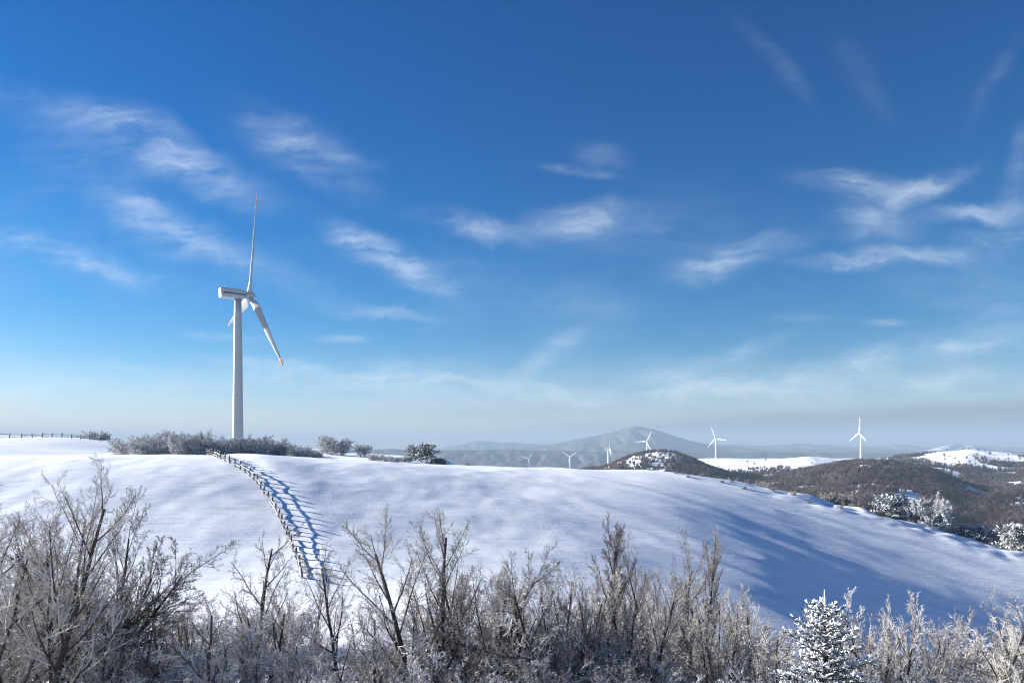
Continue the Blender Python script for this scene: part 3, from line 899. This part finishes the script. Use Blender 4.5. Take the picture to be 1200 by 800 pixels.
def make_spruce(name, h, seed, width, bare=0.06, fl=.22, fr=.026, gap=.25, snow=1.0):
    rnd = random.Random(seed)
    T, N, S = MB(), MB(), MB()
    T.tube([Vector((0, 0, -.4)), Vector((0.03, 0, h * .5)), Vector((0, .02, h))], [.02 * h, .012 * h, .012], 7)
    z = h * bare
    def spray(p, d, L, fs=1.0):
        sides = max(2, int(L / (fl * .55)))
        for side in (-1, 0, 1):
            for k in range(sides if side else 1):
                t = (k + .6) / sides if side else .92
                q = p + d * (L * t) + Vector((0, 0, -.10 * L * t * t))
                lat = d.cross(Vector((0, 0, 1))).normalized() * side
                dd = (d * .75 + lat * rnd.uniform(.5, .9) + Vector((0, 0, rnd.uniform(.05, .55)))).normalized()
                ll = fl * fs * rnd.uniform(.7, 1.25)
                for e in range(2):
                    jit = (dd + perp(dd, rnd) * rnd.uniform(.1, .7)).normalized()
                    finger(N, q, jit, ll, fr * .95, 4)
                    if rnd.random() < snow:
                        finger(S, q + Vector((0, 0, fr * .8)) + jit * .02, jit, ll * rnd.uniform(.8, 1.02), fr * rnd.uniform(.8, 1.25), 5)
    while z < h * .985:
        fz = (h - z) / h
        Lb = min(width, .95 * (h - z) ** .65) * rnd.uniform(.85, 1.1)
        fs = .55 + .45 * min(1, fz * 4)
        nb = rnd.choice((6, 7, 9)) if fz < .8 else 8
        a0 = rnd.uniform(0, 6.28)
        for k in range(nb):
            a = a0 + 6.28 * k / nb + rnd.uniform(-.25, .25)
            l = Lb * rnd.choice((rnd.uniform(.5, .9), rnd.uniform(.8, 1.2)))
            rise = .9 * (1 - fz) ** 1.5 + .12
            d = Vector((math.cos(a), math.sin(a), rise)).normalized()
            p = Vector((0, 0, z + rnd.uniform(-.1, .1)))
            T.tube([p, p + d * (l * .5) + Vector((0, 0, -.03 * l)), p + d * l + Vector((0, 0, -.10 * l))], [.012 + .012 * l, .01 + .006 * l, .006], 4, cap=False)
            m = max(1, int(l / (fl * 1.25)))
            for j in range(m):
                t = (j + .75) / m
                q = p + d * (l * t * .95) + Vector((0, 0, -.10 * l * t * t))
                spray(q - d * fl * .5 * fs, d, fl * 1.6, fs)
        z += gap * (1.15 - .35 * fz)
    for k in range(7):       # leader
        q_ = .06 if k == 0 else .55
        d = Vector((rnd.uniform(-q_, q_), rnd.uniform(-q_, q_), 1)).normalized()
        finger(S, Vector((0, 0, h - .1 - .05 * k)), d, fl * (3.0 if k == 0 else 1.5), fr * .8)
    root = bpy.data.objects.new(name, None); COL.objects.link(root)
    link("trunk", T.mesh("trunk", M_TRUNK, True), root)
    link("needles", N.mesh("needles", M_NEEDLE, False), root)
    link("snow_clumps", S.mesh("snow_clumps", M_CAP, True), root)
    return root
SPY = 25.0
spx = at(967, SPY)
sz = Hs(spx, SPY)
sp = make_spruce("spruce", (HZ - 709) / F * SPY - sz, 5, 2.9)
sp.location = (spx, SPY, sz)
tag(sp, "snow-laden spruce standing among the bare trees", "tree")

def make_pine(name, h, seed, w, snow, clumps=26):
    """round-headed pine: limbs ending in pads of needles, snow lying on the pads"""
    rnd = random.Random(seed)
    T, N, S = MB(), MB(), MB()
    T.tube([Vector((0, 0, -.5)), Vector((.1, 0, h * .4)), Vector((0, .1, h * .85))], [.035 * h, .025 * h, .008 * h], 6)
    for c in range(clumps):
        a = c * 2.4 + rnd.uniform(-.3, .3); fz = (c + .5) / clumps
        z = h * (.12 + .83 * fz); rad = w * math.sqrt(max(0.05, 1 - (fz * 1.0) ** 2)) * rnd.uniform(.3, 1.15)
        q = Vector((math.cos(a) * rad, math.sin(a) * rad, z))
        base = Vector((0, 0, z - .25 * rad - .1))
        T.tube([base, base.lerp(q, .5) + Vector((0, 0, -.04 * h)), q], [.012 * h, .008 * h, .004 * h], 4, cap=False)
        cw = rnd.uniform(.55, 1.35) * .27 * w
        for k in range(64):
            o_ = Vector((rnd.gauss(0, cw * .6), rnd.gauss(0, cw * .6), rnd.gauss(0, cw * .28)))
            d = (o_.normalized() + Vector((0, 0, .55))).normalized() if o_.length > .01 else Vector((0, 0, 1))
            l = cw * rnd.uniform(.4, .75); r = .06 * cw + .006
            finger(N, q + o_, d, l, r, 4)
            if rnd.random() < snow: finger(S, q + o_ + Vector((0, 0, r * .8)), d, l * .95, r * rnd.uniform(.8, 1.1), 4)
    root = bpy.data.objects.new(name, None); COL.objects.link(root)
    link("trunk", T.mesh("trunk", M_TRUNK, True), root)
    link("needles", N.mesh("needles", M_NEEDLE, False), root)
    link("snow_clumps", S.mesh("snow_clumps", M_CAP, True), root)
    return root
def put_on(o, px, Y, h, label, cat, group=None, sink=.1, sx=1.0):
    x = at(px, Y); o.location = (x, Y, Hs(x, Y) - sink); o.scale = (h * sx, h * sx, h); tag(o, label, cat, group)
CG = "snowy conifers on the crest"
pa = make_pine("pine_tree", 1.0, 3, .66, .40, 15)
put_on(pa, 499, 147, 3.9, "dark snow-dusted pine standing on the crest above the open snow", "tree", CG)
pb = make_pine("pine_tree", 1.0, 8, .62, .5, 13); put_on(pb, 485, 150, 3.3, "smaller snow-dusted pine pressed against the dark crest pine", "tree", CG)
pc = make_pine("pine_tree", 1.0, 9, 1.3, .12, 16); put_on(pc, 514, 146, 1.3, "low dark creeping pine beside the crest pine", "shrub", CG, sx=1.1)
# frosted conifers and bushes along the lower edge of the blue slope
EG = "frosted bushes along the dark edge of the snow field"
EDGE = [('pine', 1050, 112, 4.2, .5, "white-crusted pine on the field edge with a dark shaded flank"), ('pine', 1037, 118, 3.2, .9, "smaller white-crusted pine tucked beside the field-edge pine"),
        ('rime', 1091, 114, 5.2, 1, "pale feathery rime-covered tree between the two clumps of edge pines"),
        ('pine', 1132, 107, 2.8, .9, "low round white bush on the field edge below the feathery tree"), ('pine', 1148, 105, 3.2, .9, "rounder white-crusted bush just down the edge from the low round one"),
        ('pine', 1185, 106, 3.9, .6, "big white-crusted conifer at the frame's edge over the field corner"), ('rime', 1199, 104, 5.0, 1, "frosted tree half cut by the frame beside the big white conifer"),
        ('rime', 935, 152, 6.0, 1, "frosted bush clump where the field edge meets the brown hill"), ('pine', 868, 150, 3.2, .9, "small snowy conifer poking over the field edge below the snowy hilltop")]
for i, (kd, px, Y, h, sn, lb) in enumerate(EDGE):
    if kd == 'pine':
        o = make_pine("frosted_conifer", 1.0, 40 + i, .62, sn, 13)
        x = at(px, Y); yc = float(np.interp(x, *T_CY)) + 1.5
        yc = max(Y, yc); put_on(o, px, yc, h + 1.0, lb, "tree", EG, sink=.6)
    else:
        x = at(px, Y); yc = max(Y, float(np.interp(x, *T_CY)) + 2)
        place('shrub2', at(px, yc), yc, height=h + .8, label=lb, cat="tree", group=EG, sink=.5)
rg = random.Random(77)
for i in range(40):
    px = 850 + 380 * (i + rg.random()) / 40
    x = at(px, 115); yc = float(np.interp(x, *T_CY))
    yc = float(np.interp(at(px, yc), *T_CY)) + rg.uniform(2.0, 8)
    h = rg.uniform(1.3, 2.6) + (px > 1000) * .7
    place(rg.choice(['bush0', 'bush1', 'bush2']), at(px, yc), yc, height=h, wide=rg.uniform(1, 1.5), label="low brown frosted scrub bush in the strip edging the blue slope", cat="bush", group="scrub bushes edging the snow field", sink=.1)

# ------------------------------------------------------------------ frosted shrubs behind the crest
SG = "frosted shrubs behind the crest"
rs = random.Random(5)
def crest_shrub(px, Y, h, lb=None, key=None, wide=None):
    place(key or rs.choice(['shrub0', 'shrub1', 'shrub2']), at(px, Y), Y, height=h, wide=wide or rs.uniform(1.0, 1.4),
          label=lb or "frosted grey shrub in the hedge-like row behind the snow crest near the big turbine", cat="shrub", group=SG, sink=.15)
for i in range(19):
    px = 152 + 112 * (i + rs.random()) / 19
    top = np.interp(px, [150, 165, 195, 215, 235, 264], [519, 512, 508, 507, 511, 513])
    Y = rs.uniform(126, 150)
    crest_shrub(px, Y, max(1.5, (HZ - top) / F * Y - Hs(at(px, Y), Y)) * rs.uniform(.6, 1.2))
for i in range(18):
    px = 266 + 106 * (i + rs.random()) / 18
    top = np.interp(px, [264, 285, 330, 345, 375], [514, 513, 516, 521, 526])
    Y = rs.uniform(128, 152)
    crest_shrub(px, Y, max(1.2, (HZ - top) / F * Y - Hs(at(px, Y), Y)) * rs.uniform(.6, 1.2))
place('shrub1', at(386, 160), 160, height=4.2, wide=1.2, label="round-headed frosted tree alone on the second rise behind the crest", cat="tree", group=SG)
place('shrub0', at(398, 158), 158, height=3.6, wide=1.1, label="small frosted tree touching the round-headed one behind the crest", cat="tree", group=SG)
place('shrub2', at(425, 156), 156, height=3.0, wide=1.2, label="little bushy frosted tree midway to the crest pine", cat="tree", group=SG)
for px, h in ((436, 1.5), (444, 1.3), (452, 1.2), (459, 1.3), (466, 1.2), (473, 1.3), (480, 1.6)):
    crest_shrub(px, rs.uniform(132, 142), h, "low pale frosted brush in the line leading to the crest pine")
for px, h in ((548, .8), (598, .55)):
    crest_shrub(px, 126, h, "tiny dark twig tuft poking out of the open crest", key='bush1', wide=.9)
for px, dy, h in ((792, -3, .55), (806, -6, .5), (822, -2, .7), (846, -7, .55), (858, -4, .6), (872, -9, .6), (905, -5, .7), (930, -3, .8), (948, -8, .6), (985, -4, .7)):
    yc = float(np.interp(at(px, 126), *T_CY)) + dy
    crest_shrub(px, yc, h, "small dry stalk tuft poking through the snow near the upper rim of the blue slope", key='bush1', wide=1.1)
for px, h in ((30, 2.6), (50, 2.4), (62, 3.2), (97, 3.2), (105, 3.4), (113, 3.6), (120, 3.4), (90, 2.8)):
    crest_shrub(px, rs.uniform(212, 225), h + .4, "frosted bush peeking over the far fence on the second snow rise", key=rs.choice(['shrub2', 'shrub1', 'shrub0']))

# ------------------------------------------------------------------ fences
def fence(name, pts, label, post_h=1.05, rails=(.34, .74), post_r=.11, rail_r=.055, tilt=.10, seed=1, cat="fence", cap=True):
    rnd = random.Random(seed)
    root = bpy.data.objects.new(name, None); COL.objects.link(root)
    root.location = pts[0]
    O = Vector(pts[0]); tops = []
    for p in pts:
        p = Vector(p) - O
        lean = Vector((rnd.uniform(-tilt, tilt), rnd.uniform(-tilt, tilt), 1)).normalized()
        hh = post_h * rnd.uniform(.84, 1.1)
        b = MB(); b.tube([p + lean * -.4, p + lean * (hh * .5), p + lean * (hh - .03), p + lean * hh], [post_r * 1.05, post_r, post_r * .97, post_r * .75], 9)
        po = link("post", b.mesh("post", M_WOODP, True), root)
        if cap:
            c = MB(); c.tube([p + lean * (hh - .005), p + lean * (hh + .035), p + lean * (hh + .075)], [post_r * .85, post_r * .8, post_r * .3], 8)
            link("snow_cap", c.mesh("snow_cap", M_CAP, True), po)
        tops.append((p, lean))
    for (p, l), (q, l2) in zip(tops[:-1], tops[1:]):
        for rh in rails:
            if cap and rnd.random() < .1: continue
            a = p + l * (rh + rnd.uniform(-.09, .07)); c = q + l2 * (rh + rnd.uniform(-.12, .07))
            dr = (c - a).normalized()
            a = a - dr * .12; c = c + dr * .12
            off = Vector((dr.y, -dr.x, 0)) * (post_r * .9 + rnd.uniform(0, .02))
            b = MB(); md = (a + c) / 2 + Vector((0, 0, -rnd.uniform(.0, .09)))
            rr_ = rail_r * rnd.uniform(.75, 1.2)
            b.tube([a + off, md + off, c + off], [rr_, rr_ * 1.05, rr_ * .9], 7)
            ro = link("rail", b.mesh("rail", M_WOOD, True), root)
            if cap and rnd.random() < .4:
                up = Vector((0, 0, rail_r * 1.0)); n = 7; sp_, sr_ = [], []
                for i in range(n):
                    t = i / (n - 1)
                    sp_.append((a + off).lerp(c + off, t) + up + Vector((0, 0, -.02 * math.sin(math.pi * t))))
                    sr_.append(rail_r * rnd.uniform(.35, .8) * (0.5 if i in (0, n - 1) else 1))
                s_ = MB(); s_.tube(sp_, sr_, 7)
                link("snow_cap", s_.mesh("snow_cap", M_CAP, True), ro)
    tag(root, label, cat)
    return root
def resample(ctrl, step):
    rj = random.Random(2); jit = 1.0
    out = [ctrl[0]]; acc = 0
    dens = []
    for a, b in zip(ctrl[:-1], ctrl[1:]):
        for k in range(40): dens.append(a.lerp(b, k / 40))
    dens.append(ctrl[-1])
    for a, b in zip(dens[:-1], dens[1:]):
        acc += (b - a).to_2d().length
        if acc >= step * jit: out.append(b); acc = 0; jit = rj.uniform(.85, 1.18)
    return [Vector((p.x, p.y, Hs(p.x, p.y))) for p in out]
FPX = [(256, 536.5), (268, 542), (280, 549), (292, 557), (303, 569), (313, 584), (323, 600), (333, 619), (341, 638), (349, 660), (356, 682)]
ctrl = [hit(a, b) for a, b in FPX]
start = Vector((at(243, ctrl[0].y + 7), ctrl[0].y + 7, 0))
ctrl = [start] + ctrl
fence("rail_fence", resample(ctrl, 1.75), "snow-capped wooden rail fence climbing the slope to the crest", seed=3)
p0 = Vector((at(246, 124), 124, 0)); p1 = Vector((at(222, 123.5), 123.5, 0)); p2 = Vector((at(196, 121), 121, 0))
fence("rail_fence", resample([p0, p1, p2], 2.1), "short snow-buried rail fence before the shrubs on the crest", post_h=1.0, rails=(.4, .85), seed=9)
fp = []
for px in (-14, -2, 11, 25.5, 38, 49.5, 61, 72.5, 84, 94.5, 105):
    fp.append(Vector((at(px, 192), 192, Hs(at(px, 192), 192))))
for px in (118, 128, 135, 140):
    fp.append(Vector((at(px, 191), 191, Hs(at(px, 191), 191))))
fence("rail_fence", fp, "long dark rail fence along the top of the far snow rise", post_h=1.25, rails=(.35, .95), post_r=.12, rail_r=.07, seed=4, cap=False)

# ------------------------------------------------------------------ render settings
scene.view_settings.view_transform = 'Standard'
scene.view_settings.look = 'None'
scene.view_settings.exposure = 1.85
scene.view_settings.gamma = 1.0
scene.view_settings.use_curve_mapping = False
cy = scene.cycles
cy.max_bounces = 4
cy.diffuse_bounces = 1
cy.glossy_bounces = 1
cy.transmission_bounces = 1
cy.volume_bounces = 0
cy.use_denoising = True
cy.denoiser = 'OPENIMAGEDENOISE'
cy.denoising_input_passes = 'RGB_ALBEDO_NORMAL'
cy.denoising_prefilter = 'NONE'
cy.pixel_filter_type = 'BLACKMAN_HARRIS'
cy.filter_width = 1.2
cy.use_adaptive_sampling = False
cy.caustics_reflective = False
cy.caustics_refractive = False
scene.render.film_transparent = False
